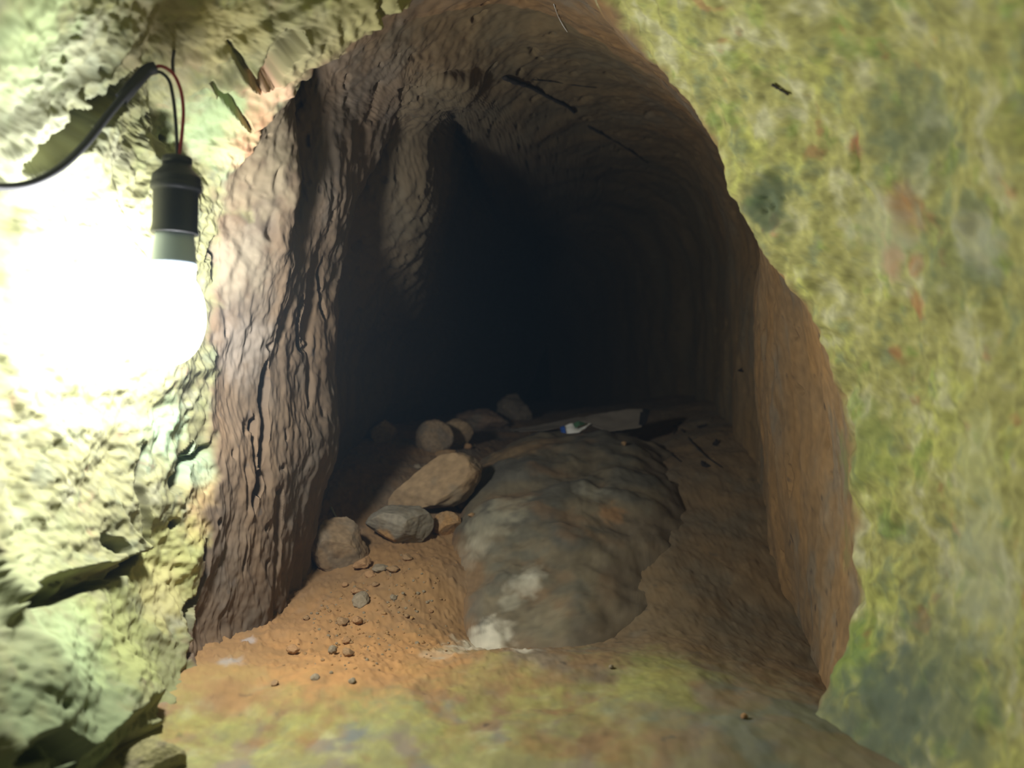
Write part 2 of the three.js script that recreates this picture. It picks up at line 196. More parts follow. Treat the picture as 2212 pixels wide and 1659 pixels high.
const shell = (() => {
  const n = NU * NV, { base, index } = shellBase;
  const normals = (pos) => { const g = new THREE.BufferGeometry(); g.setAttribute('position', new THREE.BufferAttribute(pos, 3)); g.setIndex(new THREE.BufferAttribute(index, 1)); g.computeVertexNormals(); return g.attributes.normal.array; };
  const nb = normals(base);
  // the normals must look into the hollow
  { const k = (Math.floor(NV * 0.2) * NU + Math.floor(NU * 0.3)) * 3; if (nb[k] < 0) { for (let i = 0; i < nb.length; i++) nb[i] = -nb[i]; for (let i = 0; i < index.length; i += 3) { const t = index[i]; index[i] = index[i + 1]; index[i + 1] = t; } } }
  const pos = new Float32Array(n * 3), col = new Float32Array(n * 3), p = new THREE.Vector3(), out = [0, 0, 0], out2 = [0, 0, 0];
  for (let j = 0; j < NV; j++) for (let i = 0; i < NU; i++) {
    const k = (j * NU + i) * 3, u = US[i], v = VS[j];
    p.fromArray(base, k);
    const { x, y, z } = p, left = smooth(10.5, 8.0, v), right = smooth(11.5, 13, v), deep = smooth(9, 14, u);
    const edge = fbm(x * 30, y * 30, z * 30, 3) * 0.35;
    const moss = 1 - smooth(rimK - 0.12, rimK + lerp(0.25, 0.55, right), u + edge * lerp(1.2, 0.7, right));
    let h = 0;
    // mossy limestone: lumps, pits
    if (moss > 0) {
      const lumps = fbm(x * 9, y * 9, z * 9, 3), mid = fbm(x * 28 + 3, y * 28, z * 28, 3), fine = ridged(x * 55, y * 55, z * 55, 3);
      const pits = smooth(0.35, 0.75, fbm(x * 48 - 5, y * 48, z * 48, 2));
      h += moss * ((0.015 * lumps + 0.0075 * mid * (1 - .35 * left)) * lerp(1.0, 0.75, right) + 0.0016 * fine * lerp(1, 0.15, right) + lerp(.0022, .0012, right) * fbm(x * 100, y * 100, z * 100, 3, .6) - 0.003 * pits * lerp(1, 0.25, right));
    }
    h += right * .007 * fbm(x * 26, y * 26 + 12, z * 26, 3) * Math.exp(-((u - rimK) ** 2) / .2);
    if (moss < 1) {
      const w = 1 - moss;
      const wx = x + .02 * noise(x * 9, y * 14, z * 9), wz = z + .02 * noise(x * 9 + 7, y * 14, z * 9), streak = ridged(wx * 30, y * 5.5, wz * 30, 4), flake = fbm(wx * 52, y * 9, wz * 52, 4), chip = fbm(x * 70, y * 38, z * 70, 3), roll = fbm(x * 7, y * 3.5, z * 7, 3);
      h += w * left * (0.0016 * streak + 0.0032 * flake + 0.0026 * chip + 0.010 * roll) * lerp(1, 1.25, smooth(1.3, 1.6, -z)) - w * left * 0.007 * smooth(.42, .62, fbm(x * 26 + 60, y * 5, z * 26, 3) + .3 * noise(x * 5, y * 5 + 8, z * 5));
      h += w * (1 - left) * (0.0025 * fbm(x * 30, y * 14, z * 30, 3) + 0.012 * roll + 0.0018 * chip);
      h -= w * 0.006 * smooth(0.55, 0.75, fbm(x * 40 + 90, y * 30, z * 40, 2));
    }
    for (const c of CRACKS) {
      const [pts, wd, dp] = c, box = c[c.length - 1];
      if (!box.containsPoint(p)) continue;
      let best = 9, f = 0, near = 0, nt = 0; for (let s = 0; s < pts.length - 1; s++) { const [dd, t] = segDist(p, pts[s], pts[s + 1]); if (dd < best) { best = dd; near = s; nt = t; f = (s + t) / (pts.length - 1); } }
      const wob = wd * (1 + 0.55 * fbm(x * 26, y * 26, z * 26 + 8, 2)) * smooth(0, c.length === 5 ? .35 : .12, Math.min(f, 1 - f) + 0.03);
      // measured mostly in the picture's height and width: cracks run into the rock
      const cut = dp * smooth(wob * 1.3 + 0.0012, wob * 0.75, best); h -= cut;
      if (c.length === 5) {                                                // a ledge: the rock on one side of the crack stands out over the other
        const a = pts[near], b = pts[near + 1], sd = (x - lerp(a.x, b.x, nt)) * c[3][0] + (y - lerp(a.y, b.y, nt)) * c[3][1] + .006 * fbm(x * 30, y * 30 + 4, z * 30, 3);
        h += c[3][2] * smooth(0, .1, Math.min(f, 1 - f)) * (smooth(-.003, .003, sd) * 2 * Math.exp(-Math.max(0, sd) / .045) - .5 * Math.exp(-best / .04));
      }
    }
    for (const [cpos, r, dp] of HOLES) { const dd = p.distanceTo(cpos); if (dd < r * 4) h -= dp * smooth(r * 1.3, r * 0.5, dd + r * 0.5 * fbm(x * 70, y * 70, z * 70, 2)); }
    pos[k] = x + nb[k] * h; pos[k + 1] = y + nb[k + 1] * h; pos[k + 2] = z + nb[k + 2] * h;
    mossColor(p, out, lerp(0.55, 1, right)); 
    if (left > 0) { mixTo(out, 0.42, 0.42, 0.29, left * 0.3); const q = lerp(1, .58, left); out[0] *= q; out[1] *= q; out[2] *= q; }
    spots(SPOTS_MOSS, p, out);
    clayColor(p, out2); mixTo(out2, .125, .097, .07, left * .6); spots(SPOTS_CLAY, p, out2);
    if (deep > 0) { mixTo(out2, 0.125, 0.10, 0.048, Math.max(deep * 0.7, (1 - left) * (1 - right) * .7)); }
    const cm = clamp(moss + 0.0);
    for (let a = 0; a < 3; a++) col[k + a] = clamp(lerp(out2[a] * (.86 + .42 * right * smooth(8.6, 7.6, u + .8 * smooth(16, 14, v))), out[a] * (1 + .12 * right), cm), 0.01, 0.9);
  }
  const nrm = normals(pos);
  return { pos, nrm, col, index };
})();
function patch(i0, i1, j0, j1) {                                            // a rectangle of the shell with normals that match its neighbours
  const w = i1 - i0 + 1, hh = j1 - j0 + 1, g = new THREE.BufferGeometry(), pick = (src) => { const o = new Float32Array(w * hh * 3); for (let j = 0; j < hh; j++) o.set(src.subarray(((j + j0) * NU + i0) * 3, ((j + j0) * NU + i1 + 1) * 3), j * w * 3); return new THREE.BufferAttribute(o, 3); };
  g.setAttribute('position', pick(shell.pos)); g.setAttribute('normal', pick(shell.nrm)); g.setAttribute('color', pick(shell.col));
  const flip = shell.index[0] !== 0, idx = new Uint32Array((w - 1) * (hh - 1) * 6); let c = 0;
  for (let j = 0; j < hh - 1; j++) for (let i = 0; i < w - 1; i++) { const a = j * w + i, b = a + 1, d = a + w, e = d + 1; idx.set(flip ? [b, a, d, e, b, d] : [a, b, d, b, e, d], c); c += 6; }
  g.setIndex(new THREE.BufferAttribute(idx, 1)); return g;
}
const rockMat = new THREE.MeshStandardMaterial({ name: 'mossy_limestone', vertexColors: true, roughness: 0.93, metalness: 0, side: THREE.DoubleSide });
const clayMat = new THREE.MeshStandardMaterial({ name: 'clay', vertexColors: true, roughness: 0.95, metalness: 0, side: THREE.DoubleSide });
const colAt = (u) => US.findIndex((q) => q >= u - 1e-6);
const iNear = 0, iRim = colAt(rimK), iEnd = colAt(16), jA = Math.round(8.6 * VN), jB = Math.round(12 * VN), jZ = NV - 1;
function wallOf(name, j0, j1, rockLabel, clayLabel) {
  const g = thing(name); struct(g);
  const r = mesh('rock_face', patch(iNear, iRim, j0, j1), rockMat, g); r.userData.label = rockLabel;
  const c = mesh('clay_face', patch(iRim, iEnd, j0, j1), clayMat, g); c.userData.label = clayLabel;
  return g;
}
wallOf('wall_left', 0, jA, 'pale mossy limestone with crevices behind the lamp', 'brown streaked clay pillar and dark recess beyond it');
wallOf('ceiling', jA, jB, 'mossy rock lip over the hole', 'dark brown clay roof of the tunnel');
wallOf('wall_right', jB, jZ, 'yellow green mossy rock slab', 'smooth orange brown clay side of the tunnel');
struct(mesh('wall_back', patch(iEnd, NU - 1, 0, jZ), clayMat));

// ---------------------------------------------------------------- floor mesh
const SPOTS_FLOOR = [
  [[540,1390,1.07], .012, [.45, .45, .45], .5], [[500,1435,1.0], .016, [.34, .35, .34], .5], [[1040,1405,1.03], .045, [.62, .57, .42], .85], [[960,1410,1.03], .03, [.5, .46, .34], .6], [[1130,1405,1.03], .02, [.6, .55, .42], .6],
  [[800,1420,1.02], .12, [.46, .23, .075], .6], [[700,1350,1.12], .10, [.42, .22, .08], .5], [[620,1180,1.3], .08, [.30, .2, .12], .5],
].map(([c, r, col, s]) => [on(c[0], c[1]), r, col, s]);
const floorGeo = (() => {
  const nx = 620, nd = 560, n = nx * nd, pos = new Float32Array(n * 3), col = new Float32Array(n * 3), out = [0, 0, 0], o2 = [0, 0, 0], p = new THREE.Vector3();
  for (let j = 0; j < nd; j++) {
    const t = j / (nd - 1), d = t < 0.05 ? lerp(-0.9, 0.45, t / 0.05) : 0.45 * Math.pow(3.9 / 0.45, (t - 0.05) / 0.95);
    const half = t < 0.05 ? 0.62 : lerp(0.5, 0.75, smooth(0.45, 2.5, d)) ;
    for (let i = 0; i < nx; i++) {
      const x = lerp(-half, half, i / (nx - 1)), z = -d, k = (j * nx + i) * 3;
      let y = floorHeight(x, z);
      const rough = smooth(0.85, 1.05, d), leftish = smooth(0.1, -0.1, x);
      const crumbs = Math.max(0, fbm(x * 95, 3.3, z * 95, 3) - 0.1), grit = fbm(x * 160, 8.1, z * 160, 2);
      y += 0.006 * fbm(x * 11, 0.5, z * 11, 3) + 0.0016 * fbm(x * 38, 1.5, z * 38, 3) + rough * (0.006 * crumbs * lerp(0.3, 1, leftish) + 0.0012 * grit * lerp(.5, 1, leftish));
      p.set(x, y, z); p.toArray(pos, k);
      clayColor(p, out); mossColor(p, o2, 1);
      mixTo(o2, 0.36, 0.33, 0.09, 0.4); o2[0] *= .85; o2[1] *= .87; o2[2] *= .8;
      const nA = fbm(x * 14 + 40, y * 14, z * 14, 5, .6);
      const moss = smooth(1.06, 0.84, d + 0.17 * nA) * smooth(0.70, 0.84, d + 0.10 * fbm(x * 11, y * 11 + 5, z * 11, 4)) * lerp(0.78, 0.2, smooth(0.0, 0.2, x));
      const mossR = 0.75 * smooth(0.07, 0.03, Math.hypot(x - 0.15, (d - 0.95) * 0.7) + 0.03 * nA);
      const grey = Math.max(smooth(0.90, 0.81, d + 0.09 * nA), .8 * smooth(.05, .2, x) * smooth(1.0, .9, d + .08 * nA));
      mixTo(out, 0.225, 0.20, 0.145, grey * 0.75);
      mixTo(out, 0.15, 0.17, 0.15, smooth(0.1, 0.5, fbm(x * 12 + 3, y * 14, z * 16, 4)) * grey * 0.8);
      mixTo(out, ...o2, Math.max(.86 * moss * smooth(-0.35, 0.25, fbm(x * 22, y * 22 + 9, z * 22, 4) + 0.2), mossR));
      mixTo(out, 0.12, 0.095, 0.055, smooth(-0.02, 0.2, x) * smooth(0.9, 1.1, d) * 0.6);
      mixTo(out, .30, .165, .06, smooth(.03, -.12, x) * smooth(.88, .98, d) * smooth(1.6, 1.3, d) * .75);
      spots(SPOTS_FLOOR, p, out);
      for (let a = 0; a < 3; a++) col[k + a] = clamp(out[a], 0.01, 0.9);
    }
  }
  const idx = new Uint32Array((nx - 1) * (nd - 1) * 6); let c = 0;
  for (let j = 0; j < nd - 1; j++) for (let i = 0; i < nx - 1; i++) { const a = j * nx + i, b = a + 1, d = a + nx, e = d + 1; idx.set([a, b, d, b, e, d], c); c += 6; }
  const g = new THREE.BufferGeometry(); g.setAttribute('position', new THREE.BufferAttribute(pos, 3)); g.setAttribute('color', new THREE.BufferAttribute(col, 3)); g.setIndex(new THREE.BufferAttribute(idx, 1)); g.computeVertexNormals(); return g;
})();
const dirtMat = new THREE.MeshStandardMaterial({ name: 'clay_floor', vertexColors: true, roughness: 0.96, side: THREE.DoubleSide });
const floor = struct(mesh('floor', floorGeo, dirtMat));

// ---------------------------------------------------------------- the big half-buried boulder in the middle of the floor
const stoneMat = new THREE.MeshStandardMaterial({ name: 'smooth_stone', vertexColors: true, roughness: 0.85 });
{
  const pw = (a, e) => Math.sign(a) * Math.pow(Math.abs(a), e), g = new THREE.SphereGeometry(1, 300, 240), pa = g.attributes.position, col = new Float32Array(pa.count * 3), p = new THREE.Vector3(), out = [0, 0, 0];
  const lo = at(1085, 1435, 1.03), hi = at(1215, 912, 1.80), mid = lo.clone().add(hi).multiplyScalar(0.5), along = hi.clone().sub(lo), len = along.length() / 2; along.normalize();
  const across = new THREE.Vector3(1, 0.0, 0).addScaledVector(along, -along.x).normalize(), up = new THREE.Vector3().crossVectors(across, along).normalize(); if (up.y < 0) up.negate();
  for (let i = 0; i < pa.count; i++) {
    let a = pa.getX(i), b = pa.getY(i), c = pa.getZ(i);
    const wide = 0.19 * (1 + 0.3 * c), tall = 0.085 * (1 + 0.25 * c);
    p.copy(mid).addScaledVector(across, pw(a, 0.85) * wide + 0.05).addScaledVector(up, pw(b, 0.8) * tall - 0.062).addScaledVector(along, c * len * 1.06);
    const n1 = fbm(p.x * 9, p.y * 9, p.z * 9, 3), n2 = fbm(p.x * 24, p.y * 24, p.z * 24, 3);
    p.y += 0.015 * n1 + 0.0022 * n2 + 0.0008 * fbm(p.x * 80, p.y * 80, p.z * 80, 2); p.x += 0.016 * noise(p.x * 8, p.y * 8 + 9, p.z * 8);
    pa.setXYZ(i, p.x, p.y, p.z);
  }
  zbuf.fill(99); splat(shell.pos, shellBase.index); splat(floorGeo.attributes.position.array, floorGeo.index.array); splat(pa.array, g.index.array);
  const marks = [[[1130,1265,1.2], .028, [.46, .43, .32], .6], [[1150,1235,1.2], .022, [.46, .43, .32], .55], [[1105,1300,1.2], .02, [.42, .39, .28], .5], [[1040,1388,1.05], .045, [.6, .55, .41], .85], [[1180,1330,1.15], .03, [.36, .33, .22], .5], [[1050,1130,1.33], .05, [.40, .37, .25], .5], [[1100,1090,1.38], .04, [.42, .38, .25], .45], [[1010,1200,1.25], .04, [.38, .34, .24], .4], [[1100,975,1.6], .07, [.36, .23, .10], .7], [[1320,1110,1.35], .025, [.38, .2, .08], .6], [[1180,1340,1.12], .05, [.2, .16, .09], .6], [[1280,1060,1.4], .03, [.4, .38, .28], .4]].map(([c, r, k, s]) => [on(c[0], c[1]), r, k, s]);
  for (let i = 0; i < pa.count; i++) {
    p.fromBufferAttribute(pa, i); const n1 = fbm(p.x * 9, p.y * 9, p.z * 9, 3), n2 = fbm(p.x * 24, p.y * 24, p.z * 24, 3);
    out[0] = .17; out[1] = .137; out[2] = .08;
    mixTo(out, .11, .10, .072, smooth(0, .5, n1)); mixTo(out, .22, .135, .065, smooth(.1, .6, fbm(p.x * 13 + 5, p.y * 13, p.z * 13, 3)) * .6); mixTo(out, .12, .118, .085, smooth(.1, .6, fbm(p.x * 18, p.y * 18 + 7, p.z * 18, 3)) * .6);
    { const e = p.y - floorHeight(p.x, p.z) + .012 * n2 + .014 * n1, dust = smooth(lerp(.026, .042, smooth(0, .12, p.x)), .006, e); mixTo(out, .24, .142, .062, dust * smooth(.1, -.05, p.x) * .85); mixTo(out, .15, .115, .07, dust * smooth(-.05, .1, p.x) * .85); }
    spots(marks, p, out);
    const k = 1 + .25 * n2 + .2 * noise(p.x * 130, p.y * 130, p.z * 130); for (let q = 0; q < 3; q++) col[i * 3 + q] = clamp(out[q] * k * .85, .01, .9);
  }
  g.setAttribute('color', new THREE.BufferAttribute(col, 3)); g.deleteAttribute('uv'); g.computeVertexNormals();
  var boulder = tag(mesh('boulder', g, stoneMat), 'large smooth grey boulder half buried in the middle of the cave floor', 'boulder');
}

// ---------------------------------------------------------------- stones
function stoneShape(seed, [sx, sy, sz], cuts = 9, rough = 0.05, detail = 22) {
  const r = rng(seed), g = mergeVertices(new THREE.IcosahedronGeometry(1, detail).deleteAttribute('uv').deleteAttribute('normal'), 1e-4), pa = g.attributes.position, planes = [];
  for (let i = 0; i < cuts; i++) { const n = new THREE.Vector3(r() * 2 - 1, r() * 2 - 1, r() * 2 - 1).normalize(); planes.push([n, 0.5 + 0.34 * r()]); }
  const v = new THREE.Vector3(), o = r() * 40;
  for (let i = 0; i < pa.count; i++) {
    v.fromBufferAttribute(pa, i);
    for (const [n, c] of planes) { const e = v.dot(n) - c; if (e > 0) v.addScaledVector(n, -e * 0.94); }
    v.multiplyScalar(1 + rough * fbm(v.x * 2.2 + o, v.y * 2.2, v.z * 2.2, 5) + rough * 0.25 * noise(v.x * 14 + o, v.y * 14, v.z * 14));
    pa.setXYZ(i, v.x * sx, v.y * sy, v.z * sz);
  }
  return g;
}
function paint(g, base, alt, seed, chip) {
  const pa = g.attributes.position, col = new Float32Array(pa.count * 3), out = [0, 0, 0], p = new THREE.Vector3();
  g.computeVertexNormals();
  g.computeBoundingSphere(); const R = g.boundingSphere.radius;
  for (let i = 0; i < pa.count; i++) {
    p.fromBufferAttribute(pa, i); const s = 1.6 / R;
    out[0] = base[0]; out[1] = base[1]; out[2] = base[2];
    mixTo(out, ...alt, smooth(-0.1, 0.5, fbm(p.x * s + seed, p.y * s, p.z * s, 4)));
    if (chip) { const q = p.clone().divideScalar(R).distanceTo(chip[0]); mixTo(out, ...chip[1], smooth(chip[2] + 0.06, chip[2] - 0.06, q + 0.06 * noise(p.x * s * 3, p.y * s * 3, p.z * s * 3))); }
    const k = 1 + 0.3 * fbm(p.x * s * 5, p.y * s * 5 + seed, p.z * s * 5, 3); for (let a = 0; a < 3; a++) col[i * 3 + a] = clamp(out[a] * k * .68, 0.01, 0.9);
  }
  g.setAttribute('color', new THREE.BufferAttribute(col, 3)); return g;
}
const OCHRE = [.40, .25, .115], GREYISH = [.27, .225, .145], ORANGE = [.46, .26, .095], DULL = [.22, .17, .105];
// a stone seen at px, py (centre), w x h pixels, at the depth of the ground under its foot
function stone(px, py, w, h, { seed, name = 'rock', label, category = 'rock', base = OCHRE, alt = GREYISH, cuts = 9, rough = .06, thick = .8, turn = 0, tilt = 0, foot = 0.32, chip, group, depth, detail = 22, roll = 0 }) {
  const d = depth ?? depthAt(px, py + h * 0.36), s = d / F, g = stoneShape(seed, [w / 2 * s, h / 2 * s, w / 2 * s * thick], cuts, rough, detail);
  paint(g, base, alt, seed, chip);
  const m = mesh(name, g, stoneMat); m.position.copy(at(px, py, d + w / 2 * s * thick * foot)); m.rotation.set(tilt, turn, roll);
  return tag(m, label, category, group);
}
stone(940, 1050, 215, 120, { seed: 12, label: 'long angular rock lying against the left flank of the big boulder', cuts: 10, base: [.42, .28, .14], alt: [.32, .24, .14], roll: .45, thick: .7, foot: -.3 });
stone(862, 1138, 150, 100, { seed: 25, label: 'grey angular rock with an orange broken corner, below the long rock', base: [.30, .26, .18], alt: [.26, .21, .13], cuts: 11, roll: .15, thick: .75, foot: .1, chip: [new THREE.Vector3(-.62, -.42, .5), [.50, .29, .11], .55] });
stone(738, 1180, 140, 130, { seed: 31, label: 'rounded brown rock half sunk at the foot of the left wall', base: [.30, .20, .10], alt: [.26, .19, .11], cuts: 7, rough: .09, foot: .35 });
stone(832, 932, 66, 62, { seed: 44, label: 'small pale angular stone standing alone at the foot of the dark recess', base: [.42, .30, .17], alt: [.38, .27, .16], cuts: 10, foot: .2 });
stone(938, 946, 84, 80, { seed: 52, label: 'front rounded brown stone of the pair on the crest', base: [.33, .23, .125], alt: [.25, .19, .12], cuts: 5, foot: .2 });
stone(988, 940, 72, 70, { seed: 61, label: 'rear pale stone of the pair on the crest', base: [.38, .26, .13], alt: [.34, .24, .13], cuts: 6, foot: .6, roll: -.5 });
stone(966, 1134, 66, 60, { seed: 70, label: 'small orange stone between the grey angular rock and the big boulder', base: ORANGE, alt: OCHRE, cuts: 8, foot: .25 });
stone(966, 984, 54, 34, { seed: 77, label: 'small flat stone under the pair of rounded stones', base: OCHRE, alt: ORANGE, cuts: 8, foot: .2, detail: 14 });
stone(1115, 890, 84, 80, { seed: 81, label: 'dim lumpy rock farthest back in the tunnel', base: DULL, alt: [.18, .14, .09], cuts: 7, rough: .12, foot: .3, depth: 2.25 });
stone(1040, 912, 130, 56, { seed: 88, label: 'dim low rock in front of the farthest rock', base: [.28, .18, .10], alt: DULL, cuts: 7, rough: .12, foot: .3, depth: 2.12 });
stone(325, 1650, 150, 100, { seed: 95, label: 'mossy stone at the foot of the left wall, by the bottom edge', base: [.33, .30, .12], alt: [.24, .21, .1], cuts: 6, rough: .1, foot: .3, depth: .8 });

// ---------------------------------------------------------------- pebbles and crumbs lying on the clay
const PEB = [[780,1296,42,28,1],[772,1277,34,18,2],[742,1342,32,22,0],[772,1340,26,20,2],[662,1334,18,14,0],[633,1402,30,20,2],[718,1403,22,22,1],[754,1410,32,24,0],[748,1383,20,14,2],[680,1463,22,12,1],[592,1476,20,16,0],[783,1218,46,26,2],[820,1226,40,20,1],[850,1228,34,18,0],[800,1240,28,16,2],[756,1205,26,16,1],[880,1205,24,16,0],[1348,958,14,12,0],[1608,1548,18,16,2],[1320,1440,12,10,1],[760,1470,18,12,1],[880,1330,14,10,0],[850,1290,16,12,1],[930,1320,12,9,2],[812,1262,18,12,0],[745,1262,16,11,2],[1010,965,22,16,2],[1000,1090,26,20,2],[1018,1112,18,14,0],[905,1008,22,14,1],[700,1155,16,10,0]];
const pebbleKinds = [0, 1, 2].map((k) => paint(stoneShape(300 + k * 7, [1, .8, .9], 8, .12, 7), [[.36, .22, .10], [.34, .27, .17], [.46, .26, .11]][k], [[.42, .25, .10], [.28, .22, .13], [.40, .22, .09]][k], 3 + k));
const where = (px, py) => py < 1000 ? 'on the crest' : py < 1180 ? 'beside the big boulder' : py < 1245 ? 'under the angular rock' : px > 1200 ? 'on the bare right floor' : py < 1320 ? 'on the upper clay slope' : py < 1395 ? 'halfway down the orange clay slope' : 'near the mossy floor';
const size = (w) => w > 30 ? 'largest-size' : w > 20 ? 'middling' : w > 14 ? 'little' : 'tiny';
const tone = ['brown', 'grey brown', 'orange'], seenLabel = {};
const told = PEB.map(([px, py, w, , k]) => `${size(w)} ${tone[k]} clay pebble ${where(px, py)}`);
function tell(i) { const same = told.map((t, j) => j).filter((j) => told[j] === told[i]).sort((a, b) => PEB[a][0] - PEB[b][0]), n = same.length; return n === 1 ? told[i] : `${same[0] === i ? 'left' : same[n - 1] === i ? 'right' : 'middle'} one of ${n === 2 ? 'two' : 'three'}: ${told[i]}`; }
PEB.forEach(([px, py, w, h, k], i) => {
  const d = depthAt(px, py + h * .3), s = d / F, m = mesh('pebble', pebbleKinds[k], stoneMat), r = rng(900 + i);
  m.position.copy(at(px, py, d)); m.scale.set(w / 2 * s, h / 2 * s * 1.15, w / 2 * s); m.rotation.set(r() * .5, r() * 6, r() * .5);
  tag(m, tell(i), 'pebble', 'pebbles scattered over the clay floor');
});

// crumbs too small to tell apart: one object
{
  const r = rng(4242), list = [], v = new THREE.Vector3();
  for (let i = 0; i < 420; i++) {
    const t = r(), px = lerp(640, 900, t) + (r() - .5) * 180, py = lerp(1440, 1200, r()) + (r() - .5) * 30, w = 4 + 7 * r() * r(); if (px < 560 || px > 1000 || px < 600 + (1420 - py) * .75 || (py < 1255 && px < 830)) continue;
    const d = depthAt(px, py), q = w / 2 * d / F, g = new THREE.IcosahedronGeometry(1, 1), pa = g.attributes.position; g.deleteAttribute('uv');
    const o = r() * 50, col = new Float32Array(pa.count * 3), b = [[.25, .15, .06], [.30, .17, .06], [.22, .17, .10]][Math.floor(r() * 3)];
    for (let k = 0; k < pa.count; k++) { v.fromBufferAttribute(pa, k); v.multiplyScalar(1 + .35 * noise(v.x * 1.6 + o, v.y * 1.6, v.z * 1.6)); pa.setXYZ(k, v.x * q, v.y * q * .8, v.z * q); col.set(b, k * 3); }
    g.setAttribute('color', new THREE.BufferAttribute(col, 3)); g.computeVertexNormals(); const c = at(px, py, d); g.translate(c.x, c.y, c.z); list.push(g);
  }
  const m = tag(mesh('clay_crumbs', mergeGeometries(list), stoneMat), 'tiny clay crumbs strewn over the orange slope among the pebbles', 'crumbs'); m.userData.kind = 'stuff';
}

// ---------------------------------------------------------------- lamp: two wires, black holder, bulb
function tube(pts, r, seg = 60, radial = 10) { return new THREE.TubeGeometry(new THREE.CatmullRomCurve3(pts), seg, r, radial, false); }
{
  const s = LAMP_DEPTH / F, cx = 383, top = at(cx, 340, LAMP_DEPTH), lamp = thing('hanging_lamp', top.toArray()); lamp.rotation.z = -0.035;
  tag(lamp, 'glowing bulb in a black holder hanging by a red and a black wire', 'lamp');
  const black = new THREE.MeshStandardMaterial({ name: 'black_plastic', color: new THREE.Color(.022, .022, .024), roughness: .5 });
  const lathe = (prof, seg = 56) => new THREE.LatheGeometry(prof.map(([r, y]) => new THREE.Vector2(r * s, -(y - 340) * s)), seg);
  const socket = mesh('socket', lathe([[0, 352], [30, 352], [31, 362], [49, 380], [51, 385], [51, 411], [49, 414], [47, 418], [47, 488], [49, 497], [50, 503], [49, 506], [0, 506]].reverse()), black, lamp);
  mesh('cord_grip', lathe([[0, 338], [27, 338], [31, 341], [31, 352], [26, 356], [0, 356]].reverse()), black, socket);
  mesh('ring', lathe([[48, 396], [53.5, 398], [53.5, 411], [48, 413]].reverse()), black, socket);
  const white = new THREE.MeshStandardMaterial({ name: 'white_plastic', color: new THREE.Color(.5, .6, .72), roughness: .4 });
  mesh('bulb_base', lathe([[0, 500], [36, 500], [40, 506], [43, 530], [47, 565], [47, 580], [0, 580]].reverse()), white, lamp);
  const glow = new THREE.MeshStandardMaterial({ name: 'glowing_globe', color: 0xffffff, roughness: .3, emissive: LAMP_COLOR, emissiveIntensity: 6 });
  const globe = [[0, 578], [46, 578]]; for (let i = 0; i <= 26; i++) { const a = lerp(-0.86, Math.PI / 2, i / 26); globe.push([Math.max(0.001, 71 * Math.cos(a)), 690 + 86 * Math.sin(a) * (a < 0 ? 1.32 : 1.15)]); }
  mesh('globe', lathe(globe.reverse()), glow, lamp);
  const bulb = new THREE.PointLight(LAMP_COLOR, LAMP_POWER); bulb.name = 'bulb_light'; bulb.position.set(0, -(680 - 340) * s, 0); bulb.castShadow = true; bulb.shadow.radius = 1.3; bulb.shadow.mapSize.set(2048, 2048); bulb.shadow.camera.near = .02; lamp.add(bulb);
  const local = (px, py, d = LAMP_DEPTH) => lamp.worldToLocal(at(px, py, d)); lamp.updateMatrixWorld(true);
  const red = new THREE.MeshStandardMaterial({ name: 'red_insulation', color: new THREE.Color(.28, .02, .02), roughness: .45 });
  const wr = mesh('wire', tube([local(328, 148, .825), local(348, 143, .83), local(372, 157, .835), local(389, 190), local(396, 235), local(393, 290), local(388, 330), local(386, 350)], .0016), red, lamp); wr.userData.label = 'red wire';
  const wb = mesh('wire', tube([local(326, 156, .825), local(346, 156, .832), local(364, 172, .838), local(373, 205), local(379, 255), local(382, 305), local(384, 350)], .0016), black, lamp); wb.userData.label = 'black wire';
  // supply cable that runs up from the left to the wires
  const rubber = new THREE.MeshStandardMaterial({ name: 'black_rubber', color: new THREE.Color(.018, .018, .02), roughness: .6 });
  const cablePts = [[-120, 372, .68], [-60, 396, .69], [0, 404, .71], [60, 398, .73], [120, 370, .75], [180, 316, .775], [240, 240, .795], [285, 188, .808], [322, 150, .82]].map((q) => at(...q)), foot = cablePts[8].clone();
  const cable = thing('power_cable', foot.toArray()); tag(cable, 'thick black cable curving down to the left edge from the lamp wires', 'cable');
  mesh('cord', tube(cablePts.map((q) => q.clone().sub(foot)), .0034, 120, 12), rubber, cable);
  mesh('tape_wrap', tube([[262, 214, .806], [290, 182, .812], [318, 152, .82], [336, 146, .823]].map((q) => at(...q).sub(foot)), .0058, 24, 10), rubber, cable);
  const hook = mesh('wire_hook', tube([at(374, 158, .838), at(373, 135, .85), at(376, 108, .87)], .0016, 12, 8), black); tag(hook, 'short dark stub fixed in the rock where the lamp wires bend', 'hook');
}

